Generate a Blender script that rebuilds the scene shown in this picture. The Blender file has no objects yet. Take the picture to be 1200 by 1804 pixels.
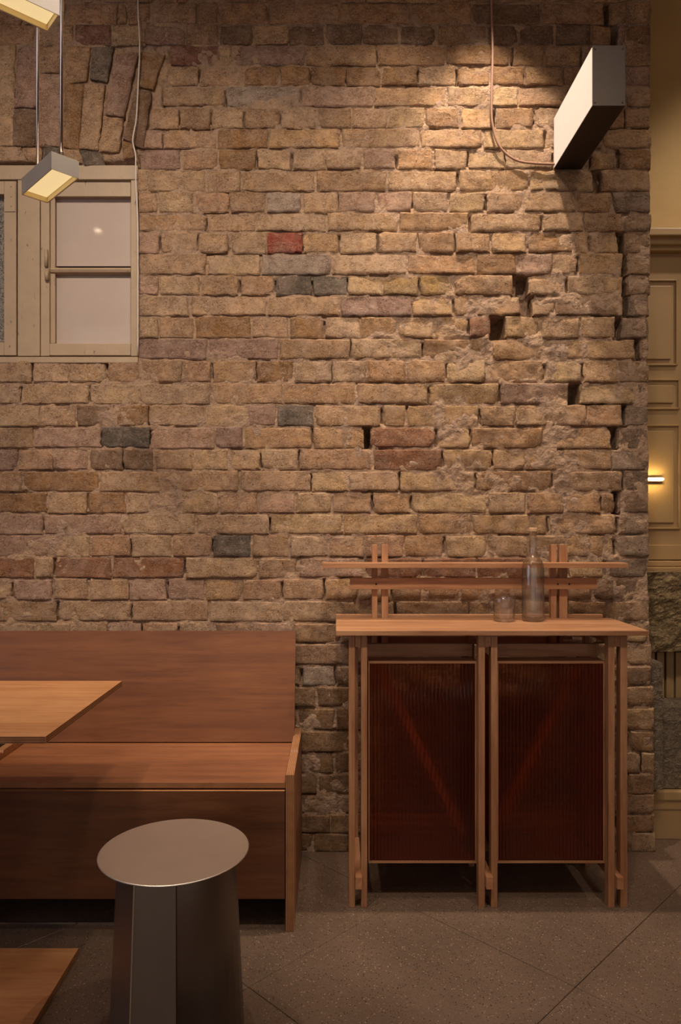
import bpy, bmesh, math, random
import numpy as np
from mathutils import Vector, Matrix

random.seed(7)
C = bpy.context.scene.collection
SC = bpy.context.scene
R = math.radians
F = 1260.0            # focal length in pixels of the 1200x1804 frame
CX, CY = 592.0, 925.0 # principal point
D, EYE = 2.625, 1.2   # camera distance from the brick wall (plane y = 0), eye height

# ---------------------------------------------------------------- camera
cam = bpy.data.cameras.new('camera'); camo = bpy.data.objects.new('camera', cam); C.objects.link(camo)
camo.location = (0, -D, EYE); camo.rotation_euler = (R(90), 0, 0)
cam.sensor_fit = 'VERTICAL'; cam.sensor_height = 36; cam.lens = F * 36 / 1804
cam.shift_x = (600 - CX) / 1804; cam.shift_y = (CY - 902) / 1804
cam.clip_start = 0.05
SC.camera = camo
# ---------------------------------------------------------------- world, exposure
w = bpy.data.worlds.new('world'); SC.world = w; w.use_nodes = True
w.node_tree.nodes['Background'].inputs[0].default_value = (1.0, 0.84, 0.71, 1)
w.node_tree.nodes['Background'].inputs[1].default_value = 0.55
SC.view_settings.view_transform = 'Standard'; SC.view_settings.look = 'None'
SC.view_settings.gamma = 1; SC.view_settings.use_curve_mapping = False
SC.view_settings.exposure = 0.0
# ---------------------------------------------------------------- lights
def spot(loc, power, half, blend, target=None, col=(1.0, .865, .71), size=.03, name='spot_lamp'):
    l = bpy.data.lights.new(name, 'SPOT'); l.energy = power; l.spot_size = R(2 * half); l.spot_blend = blend
    l.color = col; l.shadow_soft_size = size
    o = bpy.data.objects.new(name, l); C.objects.link(o); o.location = loc
    if target: o.rotation_euler = (Vector(target) - Vector(loc)).to_track_quat('-Z', 'Y').to_euler()
    return o
CEIL = 3.60
DOWNLIGHTS = [  # location, power, half angle, blend, target, size
    ((.52, -.40, CEIL - .05), 150, 24, .5, (.60, 0, 1.42), .025),
    ((.20, -.40, CEIL - .05), 45, 24, .5, (.28, 0, 1.42), .06),  # added spot, widens the lit area on the bricks
    ((-1.05, -2.05, CEIL - .05), 205, 32, .95, (-.95, 0, 1.80), .12),
    ((.05, -2.05, CEIL - .05), 225, 32, .95, (.0, 0, 1.65), .12),
    ((1.15, -2.05, CEIL - .05), 40, 31, .95, (1.05, 0, 1.55), .12),
    ((-1.15, -.95, CEIL - .05), 62, 28, .9, (-1.0, -.72, 0), .03),  # added spot, brightens the table in place of the pendants
    ((-.30, -1.05, CEIL - .05), 40, 28, .9, (-.36, -.75, 0), .03),  # added spot, brightens the stool top
    ((.93, -1.25, CEIL - .05), 45, 45, .9, (.45, -1.15, 0), .03),
    ((-1.93, -3.10, CEIL - .05), 30, 60, .9, (-1.8, -2.8, 0), .03),
    ((2.05, -.40, CEIL - .05), 48, 40, .8, (1.6, .4, 1.3), .03),
    ((1.85, -.10, CEIL - .05), 19, 30, .9, (1.55, .46, 2.25), .05),  # added spot, brightens the far plaster wall
]
for loc, p, h, b, t, s in DOWNLIGHTS: spot(loc, p, h, b, t, size=s)

# ================================================================ helpers
def W(px, py, y):
    d = D + y
    return Vector(((px - CX) * d / F, y, EYE - (py - CY) * d / F))
def new_obj(name, me, parent=None):
    o = bpy.data.objects.new(name, me); C.objects.link(o)
    if parent: o.parent = parent
    return o
def wloc(o):
    v = Vector((0, 0, 0))
    while o: v += o.location; o = o.parent
    return v
def obj(name, bm, mat, parent=None, smooth=False, loc=None):
    """bm is in world space; the object's origin is set to loc (default the parent's origin)"""
    me = bpy.data.meshes.new(name)
    base = wloc(parent) if parent else Vector((0, 0, 0))
    if loc is not None: base = Vector(loc)
    bmesh.ops.translate(bm, verts=bm.verts, vec=-base)
    bmesh.ops.recalc_face_normals(bm, faces=bm.faces)
    bm.to_mesh(me); bm.free()
    for m in (mat if isinstance(mat, (list, tuple)) else [mat]): me.materials.append(m)
    if smooth: me.polygons.foreach_set('use_smooth', [True] * len(me.polygons))
    o = new_obj(name, me, parent)
    o.location = base - (wloc(parent) if parent else Vector((0, 0, 0)))
    return o
def thing(name, label, cat, loc=(0, 0, 0), group=None):
    o = bpy.data.objects.new(name, None); C.objects.link(o); o.location = loc
    o['label'] = label; o['category'] = cat
    if group: o['group'] = group
    return o
def tag(o, label, cat, group=None):
    o['label'] = label; o['category'] = cat
    if group: o['group'] = group
def struct(o): o['kind'] = 'structure'; return o
def BM(): return bmesh.new()
def add_box(bm, x0, x1, y0, y1, z0, z1, bev=0.0, edge_slot=None, flat_axis=2, mat=None):
    g = bmesh.ops.create_cube(bm, size=1)
    vs = g['verts']
    for v in vs:
        v.co = Vector((x0 + (v.co.x + .5) * (x1 - x0), y0 + (v.co.y + .5) * (y1 - y0), z0 + (v.co.z + .5) * (z1 - z0)))
    fs = list({f for v in vs for f in v.link_faces})
    if edge_slot is not None:
        for f in fs:
            f.normal_update()
            if abs(f.normal[flat_axis]) < .5: f.material_index = edge_slot
    if mat is not None:
        for f in fs: f.material_index = mat
    if bev > 0:
        bmesh.ops.bevel(bm, geom=list({e for v in vs for e in v.link_edges}), offset=bev, segments=2, affect='EDGES', profile=.6)
    return vs
def box(name, x0, x1, y0, y1, z0, z1, mat, parent=None, bev=.0015, **k):
    bm = BM(); add_box(bm, x0, x1, y0, y1, z0, z1, bev, **k)
    return obj(name, bm, mat, parent)
def add_prism(bm, pts, ext, closed=True):
    """pts: list of Vectors of one polygon, extruded by vector ext"""
    a = [bm.verts.new(p) for p in pts]; b = [bm.verts.new(Vector(p) + Vector(ext)) for p in pts]
    n = len(pts)
    for i in range(n): bm.faces.new((a[i], a[(i + 1) % n], b[(i + 1) % n], b[i]))
    if closed: bm.faces.new(a[::-1]); bm.faces.new(b)
    return a + b
def add_bar(bm, p, q, wdt, dep, up=(0, -1, 0)):
    """rectangular bar from p to q: width wdt across, depth dep along up"""
    p, q, up = Vector(p), Vector(q), Vector(up)
    t = (q - p).normalized(); s = t.cross(up).normalized() * wdt / 2; u = up.normalized() * dep / 2
    add_prism(bm, [p - s - u, p + s - u, p + s + u, p - s + u], q - p)
def add_lathe(bm, prof, c, seg=48):
    rings = []
    for r, z in prof:
        if r < 1e-6: rings.append([bm.verts.new((c[0], c[1], c[2] + z))]); continue
        rings.append([bm.verts.new((c[0] + r * math.cos(2 * math.pi * i / seg), c[1] + r * math.sin(2 * math.pi * i / seg), c[2] + z)) for i in range(seg)])
    for a, b in zip(rings, rings[1:]):
        for i in range(seg):
            j = (i + 1) % seg
            if len(a) == 1 and len(b) == 1: continue
            if len(a) == 1: bm.faces.new((a[0], b[i], b[j]))
            elif len(b) == 1: bm.faces.new((a[i], a[j], b[0]))
            else: bm.faces.new((a[i], a[j], b[j], b[i]))
def add_tube(bm, pts, r, seg=8):
    pts = [Vector(p) for p in pts]; rings = []
    for i, p in enumerate(pts):
        t = (pts[min(i + 1, len(pts) - 1)] - pts[max(i - 1, 0)]).normalized()
        u = t.cross(Vector((.13, .97, .21))).normalized(); v = t.cross(u)
        rings.append([bm.verts.new(p + (u * math.cos(2 * math.pi * k / seg) + v * math.sin(2 * math.pi * k / seg)) * r) for k in range(seg)])
    for a, b in zip(rings, rings[1:]):
        for k in range(seg): bm.faces.new((a[k], a[(k + 1) % seg], b[(k + 1) % seg], b[k]))
    bm.faces.new(rings[0][::-1]); bm.faces.new(rings[-1])
def spline(pts, n=8):
    P = [Vector(p) for p in pts]; P = [P[0] * 2 - P[1]] + P + [P[-1] * 2 - P[-2]]; out = []
    for i in range(1, len(P) - 2):
        for k in range(n):
            t = k / n
            out.append(.5 * ((2 * P[i]) + (P[i + 1] - P[i - 1]) * t + (2 * P[i - 1] - 5 * P[i] + 4 * P[i + 1] - P[i + 2]) * t * t + (3 * P[i] - P[i - 1] - 3 * P[i + 1] + P[i + 2]) * t ** 3))
    return out + [P[-2]]

# ---- numpy noise
_rs = np.random.RandomState(11); _T = _rs.rand(256, 256)
def vnoise(x, z):
    x = np.asarray(x, float); z = np.asarray(z, float)
    xi = np.floor(x).astype(int); zi = np.floor(z).astype(int); fx = x - xi; fz = z - zi
    fx = fx * fx * (3 - 2 * fx); fz = fz * fz * (3 - 2 * fz)
    g = lambda a, b: _T[a & 255, b & 255]
    return (g(xi, zi) * (1 - fx) + g(xi + 1, zi) * fx) * (1 - fz) + (g(xi, zi + 1) * (1 - fx) + g(xi + 1, zi + 1) * fx) * fz
def fbm(x, z, f, o=3):
    s = 0; a = 1; t = 0
    for k in range(o):
        s = s + a * (vnoise(x * f + 17.3 * k, z * f + 9.1 * k) - .5); t += a; a *= .55; f *= 2.1
    return s / t * 2   # about -1..1

# ================================================================ materials
class N:
    def __init__(s, name):
        s.m = bpy.data.materials.new(name); s.m.use_nodes = True; s.t = s.m.node_tree; s.b = s.t.nodes['Principled BSDF']
        s.out = s.t.nodes['Material Output']
    def n(s, typ, **k):
        nd = s.t.nodes.new(typ)
        for a, v in k.items():
            if a.startswith('i_'): nd.inputs[a[2:].replace('_', ' ')].default_value = v
            else: setattr(nd, a, v)
        return nd
    def l(s, a, b): s.t.links.new(a, b)
    def noise(s, vec, scale, detail=4, rough=.55, dist=0):
        nd = s.n('ShaderNodeTexNoise'); nd.inputs['Scale'].default_value = scale; nd.inputs['Detail'].default_value = detail
        nd.inputs['Roughness'].default_value = rough; nd.inputs['Distortion'].default_value = dist
        if vec is not None: s.l(vec, nd.inputs['Vector'])
        return nd.outputs['Fac']
    def ramp(s, fac, stops):
        nd = s.n('ShaderNodeValToRGB'); e = nd.color_ramp.elements
        while len(e) < len(stops): e.new(.5)
        for i, (p, c) in enumerate(stops):
            e[i].position = p; e[i].color = (c, c, c, 1) if isinstance(c, (int, float)) else (*c, 1)
        s.l(fac, nd.inputs[0]); return nd.outputs[0]
    def mix(s, fac, a, b, mode='MIX'):
        nd = s.n('ShaderNodeMix', data_type='RGBA', blend_type=mode)
        for sock, v in ((nd.inputs[0], fac), (nd.inputs[6], a), (nd.inputs[7], b)):
            if hasattr(v, 'is_linked') or hasattr(v, 'node'): s.l(v, sock)
            elif isinstance(v, (int, float)): sock.default_value = v
            else: sock.default_value = (*v, 1)
        return nd.outputs[2]
    def math(s, op, a, b=0.0):
        nd = s.n('ShaderNodeMath', operation=op)
        for sock, v in ((nd.inputs[0], a), (nd.inputs[1], b)):
            if hasattr(v, 'node'): s.l(v, sock)
            else: sock.default_value = v
        return nd.outputs[0]
    def coord(s, kind='Object', scale=(1, 1, 1)):
        tc = s.n('ShaderNodeTexCoord'); mp = s.n('ShaderNodeMapping'); mp.inputs['Scale'].default_value = scale
        s.l(tc.outputs[kind], mp.inputs[0]); return mp.outputs[0]
    def pos(s, scale=(1, 1, 1)):
        g = s.n('ShaderNodeNewGeometry'); mp = s.n('ShaderNodeMapping'); mp.inputs['Scale'].default_value = scale
        s.l(g.outputs['Position'], mp.inputs[0]); return mp.outputs[0]
    def bump(s, h, strength, dist, prev=None):
        b = s.n('ShaderNodeBump'); b.inputs['Strength'].default_value = strength; b.inputs['Distance'].default_value = dist
        s.l(h, b.inputs['Height'])
        if prev is not None: s.l(prev, b.inputs['Normal'])
        s.l(b.outputs[0], s.b.inputs['Normal']); return b.outputs[0]
    def base(s, c):
        if hasattr(c, 'node'): s.l(c, s.b.inputs['Base Color'])
        else: s.b.inputs['Base Color'].default_value = (*c, 1)
    def set(s, **k):
        for a, v in k.items(): s.b.inputs[a.replace('_', ' ')].default_value = v
def srgb(r, g, b):
    f = lambda c: (c / 255 / 12.92) if c / 255 <= .04045 else ((c / 255 + .055) / 1.055) ** 2.4
    return (f(r), f(g), f(b))

def mat_brick():
    m = N('brick_clay'); at = m.n('ShaderNodeAttribute', attribute_name='Col')
    p = m.pos(); ps = m.pos((1, 1, 1.9))
    n1 = m.noise(p, 13, 5, .6); n2 = m.noise(ps, 48, 7, .72, .9); n3 = m.noise(p, 260, 3, .6); n4 = m.noise(ps, 95, 4, .6, 1.6)
    rid = m.math('ABSOLUTE', m.math('SUBTRACT', n4, .5))            # thin crease lines
    crease = m.ramp(rid, [(.008, 1.0), (.045, 0.0)]); gate = m.ramp(m.noise(p, 20, 3), [(.42, 0.0), (.56, 1.0)])
    cr = m.math('MULTIPLY', crease, gate)
    c = m.mix(m.ramp(n1, [(.38, 0.0), (.62, .42)]), at.outputs['Color'], srgb(196, 164, 146))
    c = m.mix(m.ramp(n2, [(.34, .65), (.50, 0.0)]), c, m.mix(1.0, c, (.55, .46, .38), 'MULTIPLY'))  # hollows darkened in the colour to read as crevice shade
    c = m.mix(m.ramp(n2, [(.52, 0.0), (.75, .55)]), c, srgb(226, 200, 168))
    c = m.mix(m.math('MULTIPLY', cr, .95), c, m.mix(1.0, c, (.30, .22, .17), 'MULTIPLY'))  # shade of the creases put into the colour
    sp = m.noise(p, 120, 2, .5)
    c = m.mix(m.ramp(sp, [(.68, 0.0), (.74, .55)]), c, srgb(214, 200, 184))
    c = m.mix(m.ramp(sp, [(.26, .8), (.31, 0.0)]), c, srgb(66, 44, 30))
    m.base(c); m.set(Roughness=.92); m.b.inputs['Specular IOR Level'].default_value = .2
    h = m.math('SUBTRACT', m.math('ADD', m.math('MULTIPLY', n2, 1.3), m.math('MULTIPLY', n4, .5)), m.math('MULTIPLY', cr, .55))
    b = m.bump(h, 1.0, .020); m.bump(n3, 1.0, .0035, b)
    return m.m
def mat_mortar():
    m = N('lime_mortar'); p = m.pos()
    n1 = m.noise(p, 9, 5, .6); n2 = m.noise(p, 110, 5, .7); n3 = m.noise(p, 40, 4, .6)
    c = m.mix(m.ramp(n1, [(.35, 0.0), (.65, 1.0)]), srgb(168, 138, 118), srgb(190, 154, 122))
    c = m.mix(m.ramp(n3, [(.30, .75), (.48, 0.0)]), c, srgb(104, 78, 60))
    c = m.mix(m.ramp(n2, [(.58, 0.0), (.75, .8)]), c, srgb(212, 192, 170))
    m.base(c); m.set(Roughness=.95); m.b.inputs['Specular IOR Level'].default_value = .15
    b = m.bump(m.math('ADD', n2, m.math('MULTIPLY', n3, 1.5)), 1.0, .012)
    return m.m
def mat_wood(name, ca, cb, axis='x', scale=1.0, rough=.5, knots=False, ply=False):
    m = N(name); st = {'x': (1.2, 14, 14), 'y': (14, 1.2, 14), 'z': (14, 14, 1.2)}[axis]
    st = tuple(v * scale for v in st)
    v = m.coord('Object', st); lo = m.coord('Object')
    n1 = m.noise(v, 1.6, 6, .6, .8); n2 = m.noise(v, 9, 5, .6, .3)
    oi = m.n('ShaderNodeObjectInfo')
    c = m.mix(m.ramp(n1, [(.32, 0.0), (.68, 1.0)]), ca, cb)
    c = m.mix(m.ramp(n2, [(.30, .55), (.5, 0.0)]), c, m.mix(1.0, c, (.62, .52, .45), 'MULTIPLY'))
    bl = m.noise(lo, 5, 3, .5)
    c = m.mix(m.ramp(bl, [(.35, 0.0), (.7, .40)]), c, m.mix(1.0, c, (.74, .66, .6), 'MULTIPLY'))
    c = m.mix(m.math('MULTIPLY', oi.outputs['Random'], .22), c, m.mix(1.0, c, (.70, .62, .56), 'MULTIPLY'))
    if knots:
        k = m.noise(m.coord('Object', (4, 4, 7)), 1.3, 2, .5, 1.0)
        c = m.mix(m.ramp(k, [(.62, 0.0), (.75, .35)]), c, srgb(96, 52, 30))
    m.base(c); m.set(Roughness=rough)
    m.bump(n2, .25, .0012)
    return m.m
def mat_plyedge(name, axis, a, b):
    m = N(name); tc = m.n('ShaderNodeTexCoord'); sp = m.n('ShaderNodeSeparateXYZ'); m.l(tc.outputs['Object'], sp.inputs[0])
    s = m.math('SINE', m.math('MULTIPLY', sp.outputs[axis], 2 * math.pi / .0052))
    n = m.noise(m.coord(), 30, 4)
    c = m.mix(m.ramp(m.math('ADD', m.math('MULTIPLY', s, .35), m.math('MULTIPLY', n, .9)), [(.3, 0.0), (.65, 1.0)]), a, b)
    m.base(c); m.set(Roughness=.6); return m.m
def mat_plain(name, c, rough=.6, metal=0., noise=0, bump=0, nscale=40, spec=None):
    m = N(name); m.set(Roughness=rough, Metallic=metal)
    if noise or bump:
        n = m.noise(m.pos(), nscale, 5, .6)
        if noise: m.base(m.mix(m.ramp(n, [(.3, 0.0), (.7, 1.0)]), tuple(x * (1 - noise) for x in c), tuple(min(1, x * (1 + noise)) for x in c)))
        else: m.base(c)
        if bump: m.bump(n, .7, bump)
    else: m.base(c)
    if spec is not None: m.b.inputs['Specular IOR Level'].default_value = spec
    return m.m
def mat_emit(name, c, s):
    m = N(name); m.base(tuple(x * .35 for x in c)); m.set(Roughness=.5); m.b.inputs['Emission Color'].default_value = (*c, 1); m.b.inputs['Emission Strength'].default_value = s
    return m.m
def mat_brushed(name, c, rough, axis):
    m = N(name); st = {'x': (2, 260, 260), 'y': (260, 2, 260), 'z': (260, 260, 2)}[axis]
    n = m.noise(m.coord('Object', st), 1, 3, .6); n2 = m.noise(m.coord(), 9, 4, .6)
    m.base(m.mix(n2, tuple(x * .85 for x in c), c)); m.set(Metallic=1.0)
    m.l(m.math('ADD', m.math('MULTIPLY', n, .16), rough), m.b.inputs['Roughness'])
    m.bump(n, .12, .0006); return m.m
def mat_paint(name, c, dark):
    m = N(name); p = m.pos(); n1 = m.noise(p, 14, 5, .6); n2 = m.noise(m.pos((1, 1, .35)), 70, 5, .7)
    col = m.mix(m.ramp(n1, [(.3, 0.0), (.7, 1.0)]), tuple(x * .86 for x in c), c)
    col = m.mix(m.ramp(n2, [(.30, .85), (.37, 0.0)]), col, dark)
    m.base(col); m.set(Roughness=.55); m.bump(n2, .35, .002); return m.m
def mat_floor():
    m = N('terrazzo_concrete'); p = m.pos()
    n1 = m.noise(p, 3, 4, .6); n2 = m.noise(p, 60, 4, .6)
    c = m.mix(m.ramp(n1, [(.3, 0.0), (.7, 1.0)]), srgb(100, 80, 66), srgb(118, 94, 78))
    for sc, thr, col, k, frac in ((170, .17, srgb(176, 152, 128), .8, .10), (150, .17, srgb(48, 36, 28), .9, .22), (85, .12, srgb(150, 116, 86), .6, .25)):
        vo = m.n('ShaderNodeTexVoronoi', feature='F1'); vo.inputs['Scale'].default_value = sc; m.l(p, vo.inputs['Vector'])
        sel = m.n('ShaderNodeSeparateColor'); m.l(vo.outputs['Color'], sel.inputs[0])
        msk = m.math('MULTIPLY', m.math('LESS_THAN', vo.outputs['Distance'], thr * 1.9), m.math('LESS_THAN', sel.outputs[0], frac))
        c = m.mix(m.math('MULTIPLY', msk, k), c, col)
    c = m.mix(m.ramp(n2, [(.3, .3), (.6, 0.0)]), c, srgb(86, 68, 52))
    n5 = m.noise(p, 330, 3, .7); c = m.mix(m.ramp(n5, [(.35, .45), (.5, 0.0)]), c, srgb(66, 50, 38)); c = m.mix(m.ramp(n5, [(.55, 0.0), (.7, .4)]), c, srgb(158, 132, 110))
    m.base(c); m.l(m.ramp(n1, [(.3, .34), (.7, .46)]), m.b.inputs['Roughness']); m.bump(n2, .15, .001); return m.m
def mat_fluted():
    m = N('amber_fluted_glass'); t = m.t
    tr = m.n('ShaderNodeBsdfTransparent'); tr.inputs[0].default_value = (1.0, .80, .64, 1)
    lwf = m.n('ShaderNodeLayerWeight'); lwf.inputs['Blend'].default_value = .5
    tint = m.mix(m.ramp(lwf.outputs['Facing'], [(.01, 0.0), (.12, 1.0)]), (1.0, .84, .68), (.78, .50, .34)); m.l(tint, tr.inputs[0])
    rf = m.n('ShaderNodeBsdfRefraction'); rf.inputs['Color'].default_value = (.95, .68, .48, 1); rf.inputs['Roughness'].default_value = .06; rf.inputs['IOR'].default_value = 1.25
    df = m.n('ShaderNodeBsdfTranslucent'); df.inputs[0].default_value = (.6, .13, .06, 1)
    gl = m.n('ShaderNodeBsdfGlossy'); gl.inputs['Roughness'].default_value = .08
    m1 = m.n('ShaderNodeMixShader'); m1.inputs[0].default_value = .45; m.l(tr.outputs[0], m1.inputs[1]); m.l(rf.outputs[0], m1.inputs[2])
    m3 = m.n('ShaderNodeMixShader'); m3.inputs[0].default_value = .15; m.l(m1.outputs[0], m3.inputs[1]); m.l(df.outputs[0], m3.inputs[2])
    lw = m.n('ShaderNodeLayerWeight'); lw.inputs['Blend'].default_value = .5; fr = m.ramp(lw.outputs['Facing'], [(0, .04), (.55, .07), (.85, .28), (1, .9)])
    m2 = m.n('ShaderNodeMixShader'); m.l(fr, m2.inputs[0]); m.l(m3.outputs[0], m2.inputs[1]); m.l(gl.outputs[0], m2.inputs[2])
    m.l(m2.outputs[0], m.out.inputs[0]); return m.m
def mat_clearglass():
    m = N('clear_glass'); m.set(Roughness=.0, IOR=1.47); m.b.inputs['Transmission Weight'].default_value = 1; m.base((.97, .985, .98))
    lw = m.n('ShaderNodeLayerWeight'); lw.inputs['Blend'].default_value = .25
    tr = m.n('ShaderNodeBsdfTransparent'); m.l(m.mix(m.ramp(lw.outputs['Facing'], [(.30, 0.0), (.85, 1.0)]), (.99, .99, .99), (.22, .225, .225)), tr.inputs[0])
    gl = m.n('ShaderNodeBsdfGlossy'); gl.inputs['Roughness'].default_value = .02; gl.inputs['Color'].default_value = (1, 1, 1, 1)
    lv_ = m.n('ShaderNodeLayerWeight'); lv_.inputs['Blend'].default_value = .5; fr = m.ramp(lv_.outputs['Facing'], [(0, .06), (.55, .10), (.85, .35), (1, .9)])
    th = m.n('ShaderNodeMixShader'); m.l(fr, th.inputs[0]); m.l(tr.outputs[0], th.inputs[1]); m.l(gl.outputs[0], th.inputs[2])
    mx = m.n('ShaderNodeMixShader'); mx.inputs[0].default_value = .8
    m.l(m.b.outputs[0], mx.inputs[1]); m.l(th.outputs[0], mx.inputs[2]); m.l(mx.outputs[0], m.out.inputs[0]); return m.m
def mat_rough_stone(name, c1, c2, sc=28, dist=.03):
    m = N(name); p = m.pos((1, 1, 1.6)); n = m.noise(p, sc, 6, .65, 1.2); n2 = m.noise(p, sc * 4, 3)
    n4 = m.noise(p, sc * 1.3, 4, .6, 2.0); cr = m.ramp(m.math('ABSOLUTE', m.math('SUBTRACT', n4, .5)), [(.006, 1.0), (.05, 0.0)])
    c = m.mix(m.ramp(n, [(.3, 0.0), (.7, 1.0)]), c1, c2)
    m.base(m.mix(m.math('MULTIPLY', cr, .8), c, m.mix(1.0, c, (.30, .24, .18), 'MULTIPLY'))); m.set(Roughness=.75)  # crevice shade put into the stone colour
    b = m.bump(n, 1.0, dist); m.bump(n2, .5, .004, b); return m.m

M = {}
M['brick'] = mat_brick(); M['mortar'] = mat_mortar()
M['ply_x'] = mat_wood('cherry_plywood', srgb(156, 100, 62), srgb(128, 76, 46), 'x', .8, .42, True)
M['ply_table'] = mat_wood('table_plywood', srgb(220, 160, 108), srgb(196, 134, 86), 'x', .8, .42)
M['ply_z'] = mat_wood('cherry_plywood_upright', srgb(176, 116, 72), srgb(146, 90, 54), 'z', .8, .45)
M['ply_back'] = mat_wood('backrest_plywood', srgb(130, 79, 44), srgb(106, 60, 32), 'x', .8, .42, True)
M['ply_shaded'] = mat_wood('shaded_plywood', srgb(118, 74, 46), srgb(92, 55, 33), 'x', .8, .42, True)  # bench plywood darkened: shade under the seat put into the colour
M['edge_z'] = mat_plyedge('plywood_edge', 2, srgb(126, 80, 48), srgb(172, 120, 78))
M['edge_x'] = mat_plyedge('plywood_panel_edge', 0, srgb(126, 80, 48), srgb(172, 120, 78))
M['oak_x'] = mat_wood('douglas_wood', srgb(184, 134, 95), srgb(150, 100, 65), 'x', 1.3, .5)
M['oak_y'] = mat_wood('douglas_wood_depth', srgb(196, 142, 104), srgb(166, 112, 76), 'y', 1.3, .5)
M['oak_z'] = mat_wood('douglas_wood_post', srgb(184, 134, 95), srgb(150, 100, 65), 'z', 1.3, .5)
M['steel_z'] = mat_brushed('brushed_steel_shaded', (.31, .26, .225), .34, 'z')  # darker copy of the steel, shade on the stool body put into the colour
M['steel_x'] = mat_brushed('brushed_steel_lit', (.86, .78, .70), .36, 'x')  # brighter copy of the steel for the lit stool seat
M['bronze'] = mat_brushed('brushed_bronze', (.085, .066, .056), .46, 'y')
M['lampmetal'] = mat_brushed('lamp_steel', (.56, .50, .45), .40, 'x')
M['screw'] = mat_plain('dark_screw', srgb(60, 44, 38), .4, .8)
M['rod'] = mat_plain('polished_rod', (.75, .68, .6), .18, 1.0)
M['diffuser'] = mat_emit('lamp_diffuser', srgb(255, 222, 160), .80)
M['lamp_inner'] = mat_plain('lamp_inner_reflector', srgb(250, 226, 170), .5)
M['sconce_face'] = mat_emit('sconce_diffuser', srgb(238, 212, 190), .80)
M['tube'] = mat_emit('glowing_tube', srgb(255, 222, 145), 130)
M['paint'] = mat_paint('old_cream_paint', srgb(164, 138, 110), srgb(74, 56, 42))
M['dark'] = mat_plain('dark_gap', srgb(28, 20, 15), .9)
M['cable_white'] = mat_plain('white_cable', srgb(205, 190, 178), .5)
M['cable_brown'] = mat_plain('fabric_cable', srgb(150, 112, 90), .8)
M['floor'] = mat_floor(); M['grout'] = mat_plain('floor_grout', srgb(92, 73, 60), .9, noise=.2)
M['fluted'] = mat_fluted(); M['glass'] = mat_clearglass()
M['cork'] = mat_plain('cork', srgb(196, 158, 118), .8, noise=.25, nscale=200)
M['panel'] = mat_plain('ochre_panel_paint', srgb(170, 138, 96), .45, noise=.05, nscale=6)
M['plaster'] = mat_plain('ochre_plaster', srgb(190, 156, 104), .85, noise=.06, nscale=5, bump=.002)
M['roomwall'] = mat_plain('room_plaster', srgb(170, 140, 110), .9, noise=.06, nscale=5)
M['stone'] = mat_rough_stone('hewn_stone', srgb(150, 122, 84), srgb(214, 182, 132), 26, .06)
M['stone_grey'] = mat_rough_stone('hewn_grey_stone', srgb(134, 112, 92), srgb(206, 182, 152), 60, .04)
def mat_pane():
    m = N('frosted_pane'); n = m.noise(m.pos(), 5, 3)
    m.base(m.mix(n, srgb(164, 145, 133), srgb(178, 157, 144))); m.set(Roughness=.75); m.b.inputs['Coat Weight'].default_value = 1; m.b.inputs['Coat Roughness'].default_value = .045
    return m.m
M['pane'] = mat_pane()
def mat_pattern():
    m = N('pebbled_glass'); p = m.pos(); n = m.noise(p, 190, 4, .8)
    m.base(m.mix(m.ramp(n, [(.4, 0.0), (.6, 1.0)]), srgb(70, 64, 58), srgb(150, 140, 130))); m.set(Roughness=.25); m.bump(n, 1, .004); return m.m
M['pebble'] = mat_pattern()

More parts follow.
